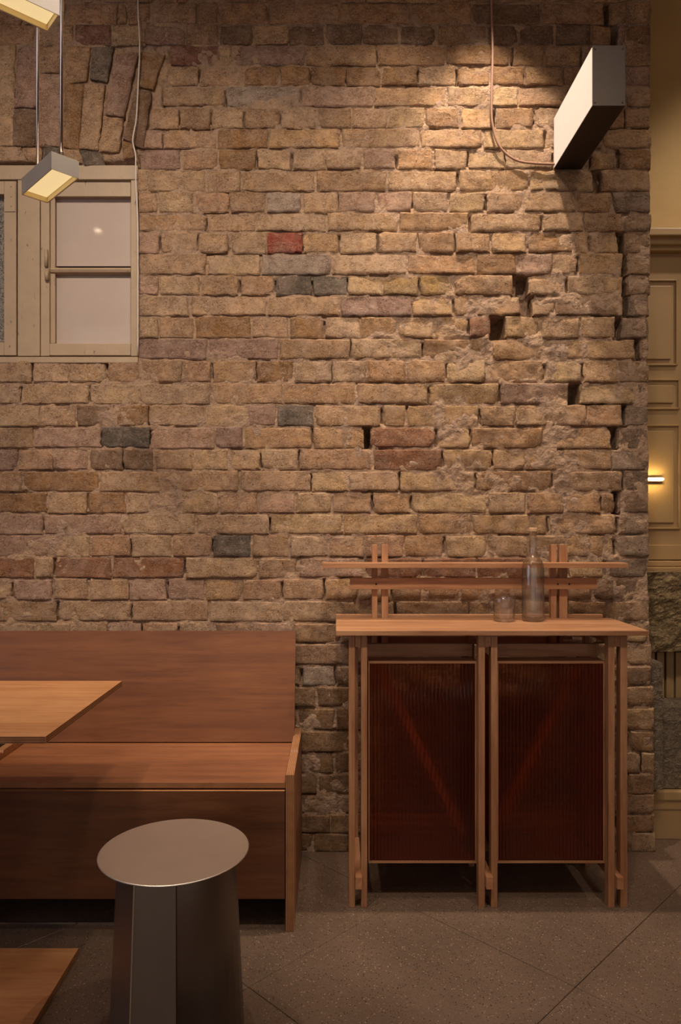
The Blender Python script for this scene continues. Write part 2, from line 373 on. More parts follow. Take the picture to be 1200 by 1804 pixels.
# ================================================================ brick wall
LINES = [5, 43, 80, 117, 152, 189, 227, 263, 300, 338, 375, 409, 447, 485, 521, 558, 597, 634, 675, 713, 752, 791, 829, 867, 905, 942, 982, 1019, 1058, 1096, 1133, 1172, 1209, 1247, 1287, 1325, 1363, 1399, 1434, 1468, 1502]
ROWS = {
 -2: [-60, 20, 90, 215, 340, 402, 465, 590, 715, 780, 842, 905, 1030, 1082, 1146],
 -1: [-60, 60, 122, 185, 270, 330, 392, 457, 517, 647, 772, 880, 950, 1045, 1090, 1146],
 0: [-60, 40, 75, 118, 207, 224, 267, 348, 386, 474, 598, 723, 832, 953, 1064, '|', 1072, 1106, 1147],
 1: [-60, 60, 130, 195, 257, 327, 386, 447, 509, 573, 639, 704, 769, 857, 914, 978, 1042, 1079, '|', 1087, 1103, 1146],
 2: [298, 385, 411, 538, 664, 786, 904, 960, 1024, 1098, 1146],
 3: [292, 351, 430, 493, 548, 609, 672, 737, 804, 865, 924, 993, 1050, 1101, 1145],
 4: [287, 398, 530, 659, 787, 864, 912, 1000, 1050, 1102, 1145],
 5: [262, 315, 372, 430, 493, 559, 620, 684, 748, 811, 871, 939, 1000, 1055, 1102, 1146],
 6: [248, 288, 383, 473, 600, 741, 850, 960, 1062, 1147],
 7: [245, 321, 385, 452, 514, 575, 638, 699, 763, 825, 890, 975, 1040, 1089, 1147],
 8: [243, 364, 425, 556, 681, 806, 933, 1047, '|', 1058, 1147],
 9: [243, 279, 342, 404, 469, 533, 597, 663, 726, 790, 856, 923, 1017, 1078, 1147],
 10: [243, 364, 451, 577, 702, 828, 954, 1028, 1099, 1147],
 11: [243, 282, 348, 405, 470, 535, 598, 666, 736, 801, 865, 929, 1010, 1038, 1090, '|', 1099, 1148],
 12: [243, 365, 460, 585, 717, 838, 910, 973, 1019, 1098, '|', 1104, 1147],
 13: [243, 280, 353, 422, 485, 550, 612, 675, 737, 800, 905, '|', 930, 1000, 1059, 1099, '|', 1103, 1146],
 14: [243, 334, 367, 470, 598, 725, 799, 839, 918, '|', 938, 978, 1101, '|', 1107, 1145],
 15: [243, 280, 343, 443, 509, 571, 635, 700, 765, 826, 866, '|', 888, 952, 1022, 1084, '|', 1094, 1145],
 16: [243, 366, 491, 618, 744, 868, 989, 1119, '|', 1127, 1145],
 17: [-60, 56, 122, 188, 247, 322, 374, 451, 518, 585, 648, 716, 786, 857, 959, 1026, 1090, 1145],
 18: [-60, 37, 158, 246, 373, 500, 627, 756, 880, 1005, '|', 1021, 1123, 1144],
 19: [-60, 70, 135, 202, 262, 361, 438, 487, 553, 673, 716, 780, 845, 907, 969, 1034, 1097, '|', 1103, 1144],
 20: [-60, 60, 178, 264, 378, 429, 551, 643, '|', 651, 768, 828, 955, 1076, '|', 1086, 1144],
 21: [-60, 32, 94, 157, 216, 271, 339, 403, 460, 526, 655, 780, 868, 925, 989, 1078, 1144],
 22: [-60, 40, 175, 283, 421, 548, 614, 705, 838, 972, 1097, 1144],
 23: [-60, 84, 155, 222, 292, 386, 456, 521, 586, 656, 724, 859, 928, 996, 1059, 1083, '|', 1087, 1143],
 24: [-60, 77, 216, 346, 475, 604, 736, 831, 965, 1087, 1143],
 25: [-60, 87, 159, 231, 304, 374, 444, 510, 579, 643, 712, 783, 857, 930, 998, 1064, 1082, 1143],
 26: [-60, 61, 95, 197, 325, 455, 524, 640, 745, 840, 930, 1000, 1065, 1143],
 27: [-60, 21, 94, 157, 227, 295, 361, 427, 497, 571, 633, 690, 745, 810, 870, 940, 1045, 1083, 1143],
 28: [-60, 101, 232, 368, 497, 625, 696, 826, 900, 1000, 1070, 1143],
 29: [-60, 62, 125, 190, 250, 315, 380, 446, 518, 600, 663, 725, 790, 850, 915, 980, 1045, 1100, 1144],
 30: [500, 615, 740, 865, 990, 1098, 1148],
 31: [470, 531, 590, 655, 720, 782, 845, 910, 970, 1035, 1092, 1149],
 32: [480, 557, 680, 805, 930, 1055, 1100, 1151],
 33: [470, 525, 590, 655, 718, 780, 845, 905, 970, 1035, 1098, 1153],
 34: [470, 530, 655, 780, 905, 1030, 1110, 1153],
 35: [480, 525, 588, 655, 720, 782, 845, 910, 975, 1035, 1098, 1130, 1153],
 36: [470, 560, 685, 810, 935, 1060, 1105, 1153],
 37: [480, 525, 570, 632, 695, 760, 825, 890, 955, 1020, 1098, 1153],
 38: [470, 583, 710, 835, 960, 1085, 1154],
 39: [480, 552, 615, 680, 745, 810, 872, 935, 1000, 1065, 1110, 1157],
}
SPECIAL = {}  # (row, brick x centre) -> colour
RED = srgb(168, 112, 90); ROSE = srgb(192, 152, 132); ORG = srgb(192, 144, 98); DGREY = srgb(128, 116, 102); PALE = srgb(198, 172, 152); DBR = srgb(160, 124, 94); RUST = srgb(186, 128, 92)
def sp(row, x0, x1, col): SPECIAL.setdefault(row, []).append((x0, x1, col))
sp(1, 130, 200, RED); sp(1, 257, 330, ROSE); sp(1, 384, 450, DBR); sp(1, 509, 775, DBR); sp(2, 298, 386, RED); sp(2, 411, 540, ROSE); sp(2, 786, 905, ORG)
sp(1, 857, 1045, DBR); sp(0, 832, 955, DBR); sp(3, 430, 740, ORG); sp(3, 804, 925, ORG); sp(6, 383, 474, ORG); sp(7, 245, 321, ROSE); sp(7, 385, 452, ORG)
sp(7, 1089, 1150, ORG); sp(1, 1103, 1147, ORG); sp(11, 470, 535, srgb(180, 92, 72)); sp(12, 460, 585, PALE); sp(13, 485, 612, DGREY); sp(14, 598, 726, ROSE)
sp(9, 469, 533, PALE); sp(15, 350, 445, ORG); sp(15, 509, 571, ORG); sp(15, 826, 870, RUST); sp(17, 451, 520, ORG); sp(19, 135, 202, DBR); sp(19, 202, 262, ORG); sp(19, 438, 487, ROSE)
sp(19, 487, 553, DGREY); sp(20, 178, 264, DGREY); sp(20, 645, 770, RUST); sp(21, -60, 32, ROSE); sp(21, 655, 780, RUST); sp(21, 157, 271, DBR)
sp(23, -60, 84, ORG); sp(23, 155, 222, ORG); sp(22, 40, 175, ORG); sp(25, 374, 444, DGREY); sp(26, -60, 61, RUST); sp(26, 95, 325, RUST); sp(26, 640, 930, RUST)
sp(14, 978, 1102, DBR); sp(23, 1083, 1143, DBR); sp(27, 1045, 1143, DBR); sp(4, 398, 530, PALE); sp(31, 525, 590, PALE); sp(20, 378, 430, ROSE); sp(16, 243, 491, ROSE)
sp(11, 929, 1010, ORG); sp(13, 700, 800, srgb(206, 164, 108)); sp(12, 838, 910, ORG)
ARCH = [ # quads in photo pixels: tl, tr, br, bl, colour
 ((-30, 82), (25, 82), (24, 257), (-30, 257), None), ((31, 84), (66, 84), (63, 188), (29, 188), ROSE), ((27, 193), (63, 193), (61, 256), (25, 256), DBR),
 ((73, 82), (108, 82), (108, 127), (72, 127), None), ((71, 133), (108, 133), (105, 256), (69, 256), None), ((119, 82), (157, 84), (150, 140), (117, 148), None),
 ((117, 153), (146, 146), (137, 262), (114, 257), ORG), ((165, 84), (199, 82), (187, 143), (160, 138), DGREY), ((150, 146), (184, 151), (171, 264), (141, 262), None),
 ((208, 98), (243, 94), (216, 206), (187, 199), ROSE), ((184, 206), (215, 211), (208, 268), (175, 268), None), ((250, 95), (288, 98), (268, 157), (246, 152), ORG),
 ((240, 158), (265, 166), (252, 262), (218, 244), DBR), ((217, 251), (236, 256), (235, 277), (219, 277), ORG), ((-30, 262), (36, 262), (48, 284), (-30, 284), None),
 ((44, 262), (70, 262), (74, 284), (54, 284), None), ((76, 258), (104, 262), (110, 280), (80, 284), DGREY), ((142, 268), (176, 268), (182, 289), (152, 291), DGREY), ((108, 262), (138, 266), (146, 284), (114, 284), None),
]
def line_y(k):
    if k < 0: return 5 + 37 * k
    return LINES[k] if k < len(LINES) else 1502
roughness = lambda px, py: 1.0 + 1.6 * math.exp(-((px - 880) / 170) ** 2 - ((py - 640) / 260) ** 2) + .7 * math.exp(-((px - 950) / 160) ** 2 - ((py - 980) / 130) ** 2)
BUFF = [srgb(226, 182, 140), srgb(218, 170, 132), srgb(230, 188, 146), srgb(216, 172, 144), srgb(222, 176, 136), srgb(208, 164, 124), srgb(226, 184, 146)]
BUFF_LIT = [srgb(230, 182, 132), srgb(224, 174, 126), srgb(234, 190, 140), srgb(216, 166, 120), srgb(226, 180, 136)]  # warm light on the wall put into the brick tone, more towards the right
class MeshAcc:
    def __init__(s): s.v = []; s.f = []; s.c = []
def brick_mesh(quad, col, seed, depth=.05, push=0.0):
    """quad: four wall points (x,z) tl,tr,br,bl in metres; returns verts, faces"""
    rnd = random.Random(seed)
    tl, tr, br, bl = [np.array(q) for q in quad]
    wd = np.linalg.norm(tr - tl); ht = np.linalg.norm(tl - bl)
    pxc = CX + (tl[0] + br[0]) / 2 * 480; pyc = CY - ((tl[1] + br[1]) / 2 - EYE) * 480
    rg = roughness(pxc, pyc)
    nx = max(5, min(16, int(wd / .017) + 2)); nz = max(5, min(16, int(ht / .017) + 3))
    def spread(n, L):
        e = min(.0038 / L, .2)
        return [0, e] + [e + (1 - 2 * e) * i / (n - 3) for i in range(1, n - 3)] + [1 - e, 1]
    us, vs = spread(nx + 1, wd), spread(nz + 1, ht)
    off = push - rnd.random() * .004 * (0.7 + .3 * rg); tx = rnd.uniform(-.003, .003) * rg; tz = rnd.uniform(-.003, .003) * rg
    ox, oz = rnd.random() * 50, rnd.random() * 50
    chip = [rnd.random() < .16 * rg for _ in range(4)]
    V = []; nxx, nzz = len(us), len(vs)
    for j, v in enumerate(vs):
        for i, u in enumerate(us):
            p = (tl * (1 - u) + tr * u) * (1 - v) + (bl * (1 - u) + br * u) * v
            x, z = p
            n = float(fbm(x + ox, z + oz, 26, 3)); n2 = float(fbm(x + oz, z + ox, 9, 2))
            y = off + tx * (u - .5) * 2 + tz * (v - .5) * 2 + (n * .0032 + n2 * .0022) * rg
            edge = (i in (0, nxx - 1)) or (j in (0, nzz - 1))
            if edge:
                y += .0030 + abs(n) * .0035 * rg
                x += (float(fbm(z * 1.3 + ox, x + 5, 44, 3))) * .0052; z += (float(fbm(x * 1.3 + oz, z + 8, 44, 3))) * .0042
            ci = (0 if v < .5 else 2) + (0 if u < .5 else 1)
            if chip[ci]:
                du = min(u, 1 - u) * wd; dv = min(v, 1 - v) * ht; q = max(0, 1 - math.hypot(du, dv) / .02)
                y += q * .012
            V.append((x, y, z))
    Fc = []
    for j in range(nzz - 1):
        for i in range(nxx - 1):
            a = j * nxx + i; Fc.append((a, a + nxx, a + nxx + 1, a + 1))
    ring = [i for i in range(nxx)] + [j * nxx + nxx - 1 for j in range(1, nzz)] + [(nzz - 1) * nxx + i for i in range(nxx - 2, -1, -1)] + [j * nxx for j in range(nzz - 2, 0, -1)]
    b0 = len(V)
    for r in ring: V.append((V[r][0], off + depth, V[r][2]))
    n = len(ring)
    for k in range(n): Fc.append((ring[k], ring[(k + 1) % n], b0 + (k + 1) % n, b0 + k))
    g = rnd.uniform(.90, 1.08); h = rnd.uniform(-.012, .03)
    col = (min(1, col[0] * g * (1 + h)), min(1, col[1] * g), min(1, col[2] * g * (1 - h)))
    sm = []
    for j in range(nzz - 1):
        for i in range(nxx - 1): sm.append(not (i in (0, nxx - 2) or j in (0, nzz - 2)))
    sm += [False] * (len(Fc) - len(sm))
    return V, Fc, col, sm
bricks = []; deep = []   # deep: px rectangles where the joint is an open slit
seed = 100
for row, js in sorted(ROWS.items()):
    y0, y1 = line_y(row), line_y(row + 1)
    segs = []; prev = None
    for k, j in enumerate(js):
        if j == '|':
            deep.append((js[k - 1] - 2, js[k + 1] + 2, y0 + 1, y1 - 1, .045)); prev = None; continue
        if prev is not None: segs.append((prev, j))
        prev = j
    for (a, b) in segs:
        seed += 1; rnd = random.Random(seed * 3 + 1)
        gx0, gx1 = rnd.uniform(.9, 2.8), rnd.uniform(.9, 2.8); gy0, gy1 = rnd.uniform(.6, 2.3), rnd.uniform(.6, 2.3)
        if b >= 1143: gx1 = rnd.uniform(-1.5, 2.5)
        if a == 243: gx0 = 1
        J = lambda s=1.0: rnd.uniform(-s, s)
        tl = (a + gx0 + J(), y0 + gy0 + J()); tr = (b - gx1 + J(), y0 + gy0 + J()); br_ = (b - gx1 + J(), y1 - gy1 + J()); bl = (a + gx0 + J(), y1 - gy1 + J())
        xm = (a + b) / 2; col = rnd.choice(BUFF if rnd.random() > min(1, max(0, (xm - 350) / 400)) * .8 else BUFF_LIT)
        for (s0, s1, c) in SPECIAL.get(row, []):
            if s0 - 1 <= xm <= s1 + 1: col = c
        if xm > 1095 and 8 < row < 27 and (col in BUFF or col in BUFF_LIT): col = rnd.choice([srgb(180, 150, 124), srgb(172, 142, 116), srgb(190, 152, 116)])
        if row > 30 and xm < 1090 and (col in BUFF or col in BUFF_LIT): col = rnd.choice([srgb(178, 136, 92), srgb(166, 124, 84)])
        dp = .05
        if rnd.random() < .38 and row > 1: deep.append((a - .8, a + 1.4, y0 + rnd.uniform(3, 12), y1 - rnd.uniform(3, 12), .024))
        if rnd.random() < .30 and row > 1: xx = rnd.uniform(a, b - 20); deep.append((xx, xx + rnd.uniform(15, 45), y1 - .6, y1 + .9, .010))
        push = 0.0
        if xm > 1095 and 10 < row < 30: push = .004
        if row >= 30 and xm < 1095: push = .002
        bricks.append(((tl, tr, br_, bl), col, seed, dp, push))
for q in ARCH:
    seed += 1
    cq = (sum(p[0] for p in q[:4]) / 4, sum(p[1] for p in q[:4]) / 4)
    q = tuple((p[0] + (2.2 if p[0] > cq[0] else -2.2), p[1] + (2 if p[1] > cq[1] else -2)) for p in q[:4]) + (q[4],)
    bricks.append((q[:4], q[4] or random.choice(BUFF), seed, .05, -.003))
deep += [(866, 888, 562, 596, .06), (917, 931, 486, 540, .03), (1062, 1074, 6, 42, .05), (1078, 1088, 44, 78, .05), (640, 651, 754, 790, .04), (1104, 1144, 102, 108, .03), (1003, 1022, 678, 710, .04),
         (150, 240, 284, 292, .03), (-40, 140, 284, 292, .03), (700, 760, 714, 722, .02), (1020, 1100, 706, 714, .03), (1084, 1091, 866, 905, .04), (186, 216, 204, 210, .02)]
# wall body: a height field of lime mortar between and around the bricks
GX, GZ = .005, .005
xs = np.arange(-1.42, 1.160, GX); zs = np.arange(0.0, CEIL + .001, GZ)
XX, ZZ = np.meshgrid(xs, zs)
H = .0036 + fbm(XX, ZZ, 24, 4) * .0080 + fbm(XX + 30, ZZ, 5, 2) * .004
PX = CX + XX * 480; PY = CY - (ZZ - EYE) * 480
RG = np.exp(-((PX - 880) / 170) ** 2 - ((PY - 640) / 260) ** 2) + .6 * np.exp(-((PX - 950) / 160) ** 2 - ((PY - 980) / 130) ** 2)
H += fbm(XX + 60, ZZ + 60, 36, 3) * .0065 * RG - .004 * RG
ARZ = np.clip(1 - np.abs(PX - 120) / 190, 0, 1) * ((PY > 80) & (PY < 286))
H += fbm(XX + 10, ZZ + 44, 16, 3) * .006 * (ARZ > 0) + .004 * (ARZ > 0)
for (a, b, c, d, dp) in deep:
    k = np.clip((PX - a) / 2.5 + 1, 0, 1) * np.clip((b - PX) / 2.5 + 1, 0, 1) * np.clip((PY - c) / 3 + 1, 0, 1) * np.clip((d - PY) / 3 + 1, 0, 1)
    H += k * dp
H[(PX < 242) & (PY > 290) & (PY < 637)] = .13
edge = 1147 + fbm(XX * 0 + 3, ZZ, 14, 3) * 4 + np.interp(PY, [0, 700, 1000, 1150, 1500], [0, -3, -4, 3, 9])
nz_, nx_ = XX.shape
Xe = XX.copy(); last = nx_ - 1
for j in range(nz_): Xe[j] = np.minimum(XX[j], (edge[j, 0] - CX) / 480 - .004)
verts = np.stack([Xe, H, ZZ], -1).reshape(-1, 3)
idx = np.arange(nz_ * nx_).reshape(nz_, nx_)
quads = np.stack([idx[:-1, :-1], idx[:-1, 1:], idx[1:, 1:], idx[1:, :-1]], -1).reshape(-1, 4)
# return face at the right end, and back
side = np.stack([Xe[:, -1], np.full(nz_, .55), ZZ[:, -1]], -1); s0 = len(verts)
verts = np.concatenate([verts, side]); sidx = np.arange(s0, s0 + nz_)
q2 = np.stack([idx[:-1, -1], sidx[:-1], sidx[1:], idx[1:, -1]], -1)
quads = np.concatenate([quads, q2])
me = bpy.data.meshes.new('wall_back'); me.vertices.add(len(verts)); me.vertices.foreach_set('co', verts.ravel())
me.loops.add(len(quads) * 4); me.loops.foreach_set('vertex_index', quads.ravel().astype(np.int32))
me.polygons.add(len(quads)); me.polygons.foreach_set('loop_start', np.arange(0, len(quads) * 4, 4, dtype=np.int32)); me.polygons.foreach_set('loop_total', np.full(len(quads), 4, dtype=np.int32))
me.update(); me.materials.append(M['mortar'])
me.polygons.foreach_set('use_smooth', [True] * len(me.polygons))
wall = struct(new_obj('wall_back', me))
def p2w(p): return ((p[0] - CX) / 480.0, EYE - (p[1] - CY) / 480.0)
def area(q):
    xs_ = [min(max(p[0], 0), 1200) for p in q]; ys_ = [min(max(p[1], 0), 1804) for p in q]
    a = abs(sum(xs_[i] * ys_[(i + 1) % 4] - xs_[(i + 1) % 4] * ys_[i] for i in range(4))) / 2
    cx_, cy_ = sum(xs_) / 4, sum(ys_) / 4
    if cy_ > 1120 and not (525 < cx_ < 612 or cx_ > 1104): a *= .05
    if cy_ > 1105 and cx_ < 520: a *= .02
    return a
bricks.sort(key=lambda b: -area(b[0]))
def finish(me, V, Fs, cols, sm):
    me.from_pydata(V, [], Fs); at = me.color_attributes.new('Col', 'FLOAT_COLOR', 'POINT')
    at.data.foreach_set('color', np.array(cols, dtype=np.float32).ravel())
    me.materials.append(M['brick']); me.polygons.foreach_set('use_smooth', sm)
accV, accF, accC, accS = [], [], [], []
for i, (q, col, sd, dp, push) in enumerate(bricks):
    V, Fs, c, sm = brick_mesh([p2w(p) for p in q], col, sd, dp, push)
    if i < 300:
        ctr = Vector(V[0]) * .5 + Vector(V[-1]) * .5; ctr.y = 0
        me = bpy.data.meshes.new('brick'); finish(me, [(Vector(v) - ctr)[:] for v in V], Fs, [(*c, 1)] * len(V), sm)
        o = new_obj('brick', me, wall); o.location = ctr
    else:
        b0 = len(accV); accV += V; accF += [tuple(k + b0 for k in f) for f in Fs]; accC += [(*c, 1)] * len(V); accS += sm
me = bpy.data.meshes.new('brickwork'); finish(me, accV, accF, accC, accS); o = new_obj('brickwork', me, wall); o['kind'] = 'stuff'

# ================================================================ floor: 60 cm terrazzo slabs laid at 45 degrees
fl = struct(box('floor', -3.2, 3.2, -6.0, 3.0, -.06, -.004, M['grout'], bev=0))
def tile(u0, v0, S=.849, g=.0022):
    cx_, cy_ = (u0 + S / 2 + v0 + S / 2) / 2, (u0 + S / 2 - v0 - S / 2) / 2; h = S / 2 - g * 1.4
    return cx_, cy_, h
tb = BM()
hh = .849 / 2 - .0011
add_prism(tb, [Vector((hh, 0, -.02)), Vector((0, hh, -.02)), Vector((-hh, 0, -.02)), Vector((0, -hh, -.02))], (0, 0, .02))
bmesh.ops.bevel(tb, geom=[e for e in tb.edges if all(abs(v.co.z) < 1e-6 for v in e.verts)], offset=.0012, segments=1, affect='EDGES')
bmesh.ops.recalc_face_normals(tb, faces=tb.faces)
tme = bpy.data.meshes.new('floor_slab'); tb.to_mesh(tme); tb.free(); tme.materials.append(M['floor'])
for a in range(-7, 8):
    for b in range(-7, 8):
        u0 = -.145 + .849 * a; v0 = .54 + .849 * b
        cx_, cy_, h = tile(u0, v0)
        if -2.6 < cx_ < 2.6 and -4.2 < cy_ < 1.6:
            o = new_obj('floor_slab', tme, fl); o.location = (cx_, cy_, random.uniform(-.0005, .0005))
            o.rotation_euler = (0, 0, 0)
# ceiling and outer room shell
struct(box('ceiling', -3.2, 3.2, -6.0, 3.0, CEIL, CEIL + .1, M['roomwall'], bev=0))
struct(box('wall_left', -3.3, -3.2, -6.0, .55, 0, CEIL, M['roomwall'], bev=0))
struct(box('wall_backing', -3.2, -1.42, .01, .55, 0, CEIL, M['roomwall'], bev=0))
struct(box('wall_far', 1.16, 3.2, .462, .56, 0, CEIL, M['plaster'], bev=0))
struct(box('wall_right', 3.2, 3.3, -6.0, 3.0, 0, CEIL, M['plaster'], bev=0))

# ================================================================ old timber windows in the brick wall
YF = .004    # frame face
def pw(x0, x1, y0, y1, ya, yb, name, mat, parent, bev=.002):
    """box whose front face at depth ya fills a photo rectangle"""
    a = W(x0, y0, ya); b = W(x1, y1, ya)
    return box(name, a.x, b.x, ya, yb, b.z, a.z, mat, parent, bev=bev)
win = struct(bpy.data.objects.new('window_1', None)); C.objects.link(win); win.location = W(150, 628, .02)
pw(-110, 243, 291, 316, .000, .09, 'head_rail', M['paint'], win)
pw(31, 70, 316.5, 627, .004, .09, 'mullion', M['paint'], win)
pw(230.5, 243, 316.5, 627, .004, .09, 'right_jamb', M['paint'], win)
pw(-110, 243, 628.5, 639, -.004, .09, 'sill', M['paint'], win)
sash = pw(71.5, 87, 318, 627, .008, .06, 'sash_stile', M['paint'], win)
pw(87, 97, 346, 605, .020, .06, 'glazing_bevel', M['paint'], win)
pw(87, 230, 318, 346, .012, .06, 'top_rail', M['paint'], win)
pw(87, 230, 605, 626, .010, .06, 'bottom_rail', M['paint'], win)
bm = BM(); a = W(88, 467.5, .01); b = W(230, 481.5, .01)
add_prism(bm, [Vector((a.x, .034, a.z)), Vector((a.x, .014, a.z - .008)), Vector((a.x, .010, (a.z + b.z) / 2)), Vector((a.x, .014, b.z + .006)), Vector((a.x, .034, b.z))], (b.x - a.x, 0, 0))
obj('glazing_bar', bm, M['paint'], win)
for (y0, y1) in ((345, 469), (480, 606)): pw(94, 231, y0, y1, .036, .040, 'pane', M['pane'], win, bev=0)
hg = BM(); c = W(81, 452, .004); add_tube(hg, [W(81.5, 440, .002), W(81.5, 470, .002)], .0065, 10); add_tube(hg, [W(82, 474, .003), W(83, 494, .003)], .0075, 10)
h = obj('hinge', hg, M['paint'], win, smooth=True)
# second window at the left edge of the photo
w2 = struct(bpy.data.objects.new('window_2', None)); C.objects.link(w2); w2.location = W(0, 628, .02)
pw(7, 28.5, 319, 626, -.002, .06, 'sash_stile', M['paint'], w2)
pw(-110, 7, 319, 342, .004, .06, 'top_rail', M['paint'], w2)
pw(-110, 7, 603, 626, .004, .06, 'bottom_rail', M['paint'], w2)
pw(-112, 9, 340, 605, .030, .036, 'pane', M['pebble'], w2, bev=0)
bm = BM(); a = W(8, 321, -.004); b = W(27, 373, -.004); add_box(bm, a.x, b.x, -.005, .0, b.z, a.z, .0008)
br = obj('corner_plate', bm, M['paint'], w2)
sb = BM()
for (x, y) in ((19, 328), (19, 346), (19, 363)): p = W(x, y, -.005); add_tube(sb, [p, p + Vector((0, -.002, 0))], .0028, 10)
obj('screw', sb, M['paint'], br)
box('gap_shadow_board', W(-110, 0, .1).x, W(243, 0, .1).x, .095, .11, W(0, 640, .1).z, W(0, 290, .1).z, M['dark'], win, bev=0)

# ================================================================ cables
bm = BM(); pts = [W(x, y, yy) for x, y, yy in [(243, -170, -.02), (243, 0, -.02), (245, 50, -.022), (246, 90, -.022), (243, 160, -.02), (240, 210, -.022), (234, 247, -.024), (239, 275, -.022), (239, 320, -.016), (242, 370, -.012), (243, 420, -.012), (243, 520, -.012), (243, 622, -.012)]]
add_tube(bm, spline(pts, 5), .0026, 6); o = obj('power_cable', bm, M['cable_white'], smooth=True, loc=W(243, 0, -.02)); tag(o, 'thin white cable hanging down the brick wall to the old window frame', 'cable')
bm = BM(); pts = [W(x, y, yy) for x, y, yy in [(866, -170, -.018), (866, 0, -.018), (868, 90, -.018), (866, 190, -.018), (869, 225, -.018), (877, 252, -.018), (893, 272, -.018), (915, 284, -.018), (945, 288, -.018), (974, 289, -.018), (986, 289, -.018)]]
add_tube(bm, spline(pts, 5), .0042, 8); o = obj('lamp_cable', bm, M['cable_brown'], smooth=True, loc=W(866, 0, -.018)); tag(o, 'brown fabric cable looping down the bricks into the box wall light', 'cable')

# ================================================================ box wall light
t = thing('wall_light', 'bronze box wall light with a pale glowing side, high on the brick wall', 'lamp', (.848, -.2, 2.503))
x0, x1, ya, yb, z0, z1 = .798, .899, -.399, -.006, 2.503, 2.690; th = .003
bm = BM()
add_box(bm, x1 - th, x1, ya, yb, z0, z1); add_box(bm, x0, x1 - th, ya, yb, z0, z0 + th); add_box(bm, x0, x1 - th, ya, yb, z1 - th, z1); add_box(bm, x0, x1 - th, yb - th, yb, z0 + th, z1 - th)
obj('housing', bm, M['bronze'], t)
bm = BM(); add_box(bm, x0 - .0005, x1 + .0005, ya - .004, ya - .0005, z0 - .0005, z1 + .0005, .0008); ep = obj('end_plate', bm, M['bronze'], t)
for (x, z) in ((x0 + .008, z0 + .01), (x1 - .008, z0 + .01), (x0 + .008, z1 - .01), (x1 - .008, z1 - .01)):
    bm = BM(); add_lathe(bm, [(0, 0), (.0032, 0), (.0026, .0018), (0, .0018)], (0, 0, 0), 12)
    bmesh.ops.rotate(bm, verts=bm.verts, cent=(0, 0, 0), matrix=Matrix.Rotation(R(90), 3, 'X')); bmesh.ops.translate(bm, verts=bm.verts, vec=(x, ya - .004, z)); obj('screw', bm, M['screw'], ep)
box('diffuser', x0 - .001, x0 + .004, ya + .001, yb - .004, z0 + th, z1 - th, M['sconce_face'], t, bev=.0006)['label'] = 'softly glowing pale side panel'

# ================================================================ pendant lamps
def pendant(near, A, B, zb, hgt, rods, label, name_loc):
    """near: bottom corner; A, B: edge vectors of the bottom rectangle"""
    n = Vector((near[0], near[1], zb)); A = Vector((*A, 0)); B = Vector((*B, 0)); a = A.normalized(); b = B.normalized(); c = n + (A + B) / 2
    t = thing('pendant_lamp', label, 'lamp', (c.x, c.y, zb), 'rod-hung box lamps')
    up = Vector((0, 0, hgt)); T = .002
    bm = BM()
    def slab(p, e, inn): add_prism(bm, [p, p + e, p + e + inn * T, p + inn * T], up)
    slab(n, A, b); slab(n + B, A, -b); slab(n + b * T, B - b * 2 * T, a); slab(n + A + b * T, B - b * 2 * T, -a)
    add_prism(bm, [n + up, n + A + up, n + A + B + up, n + B + up], (0, 0, .002))
    obj('housing', bm, M['lampmetal'], t)
    bm = BM(); i = T * 1.05; hi = Vector((0, 0, hgt * .55))
    def lin(p, e, inn): add_prism(bm, [p + inn * i, p + e + inn * i, p + e + inn * (i + .001), p + inn * (i + .001)], hi)
    lo = Vector((0, 0, .0008)); m_ = n + lo
    lin(m_ + a * i, A - a * 2 * i, b); lin(m_ + B + a * i, A - a * 2 * i, -b); lin(m_ + b * i * 2, B - b * 4 * i, a); lin(m_ + A + b * i * 2, B - b * 4 * i, -a)
    obj('reflector', bm, M['lamp_inner'], t)
    g = .0055; q = n + a * g + b * g + Vector((0, 0, hgt * .30)); Ai = A - a * 2 * g; Bi = B - b * 2 * g
    bm = BM(); add_prism(bm, [q, q + Ai, q + Ai + Bi, q + Bi], (0, 0, .002)); obj('diffuser', bm, M['diffuser'], t)['label'] = 'glowing cream diffuser'
    q = n + a * T * 2.2 + b * T * 2.2 + Vector((0, 0, hgt * .30 + .004)); bm = BM(); add_prism(bm, [q, q + A - a * 4.4 * T, q + A - a * 4.4 * T + B - b * 4.4 * T, q + B - b * 4.4 * T], (0, 0, .002)); obj('gap_shade_plate', bm, M['screw'], t)  # dark plate added to stand for the shade in the gap round the diffuser
    for r in rods:
        p = n + A * r[0] + B * r[1]
        bm = BM(); add_tube(bm, [(p.x, p.y, zb + hgt + .001), (p.x, p.y, CEIL - .01)], .0043, 10); obj('rod', bm, M['rod'], t, smooth=True)
        bm = BM(); add_lathe(bm, [(0, 0), (.007, 0), (.007, .012), (0, .012)], (p.x, p.y, zb + hgt + .0015), 12); obj('rod_collar', bm, M['rod'], t)
    bm = BM(); pc = n + (A + B) / 2; add_lathe(bm, [(0, 0), (.09, 0), (.09, .012), (0, .012)], (pc.x, pc.y, CEIL - .0125), 32); obj('ceiling_plate', bm, M['lampmetal'], t)
    return t
dz = .90
pendant((-.7986 * dz, 2.007 * dz - D), (.0568 * dz, .0573 * dz), (-.1535 * dz, .1585 * dz), EYE + dz, .0475 * dz, [(.45, .07), (.5, .90)], 'lower small box pendant on two steel rods in front of the old window', None)
d2 = 1.145; Fx, Fy = -.5842 * d2, 1.4511 * d2 - D; Rx, Ry = -.5422 * d2, 1.4036 * d2 - D
Bv = Vector((Fx - Rx, Fy - Ry)); Av = Vector((Bv.y, -Bv.x)).normalized() * -.20
Av = Vector((-Bv.y, Bv.x)).normalized() * .20
if Av.x > 0: Av = -Av
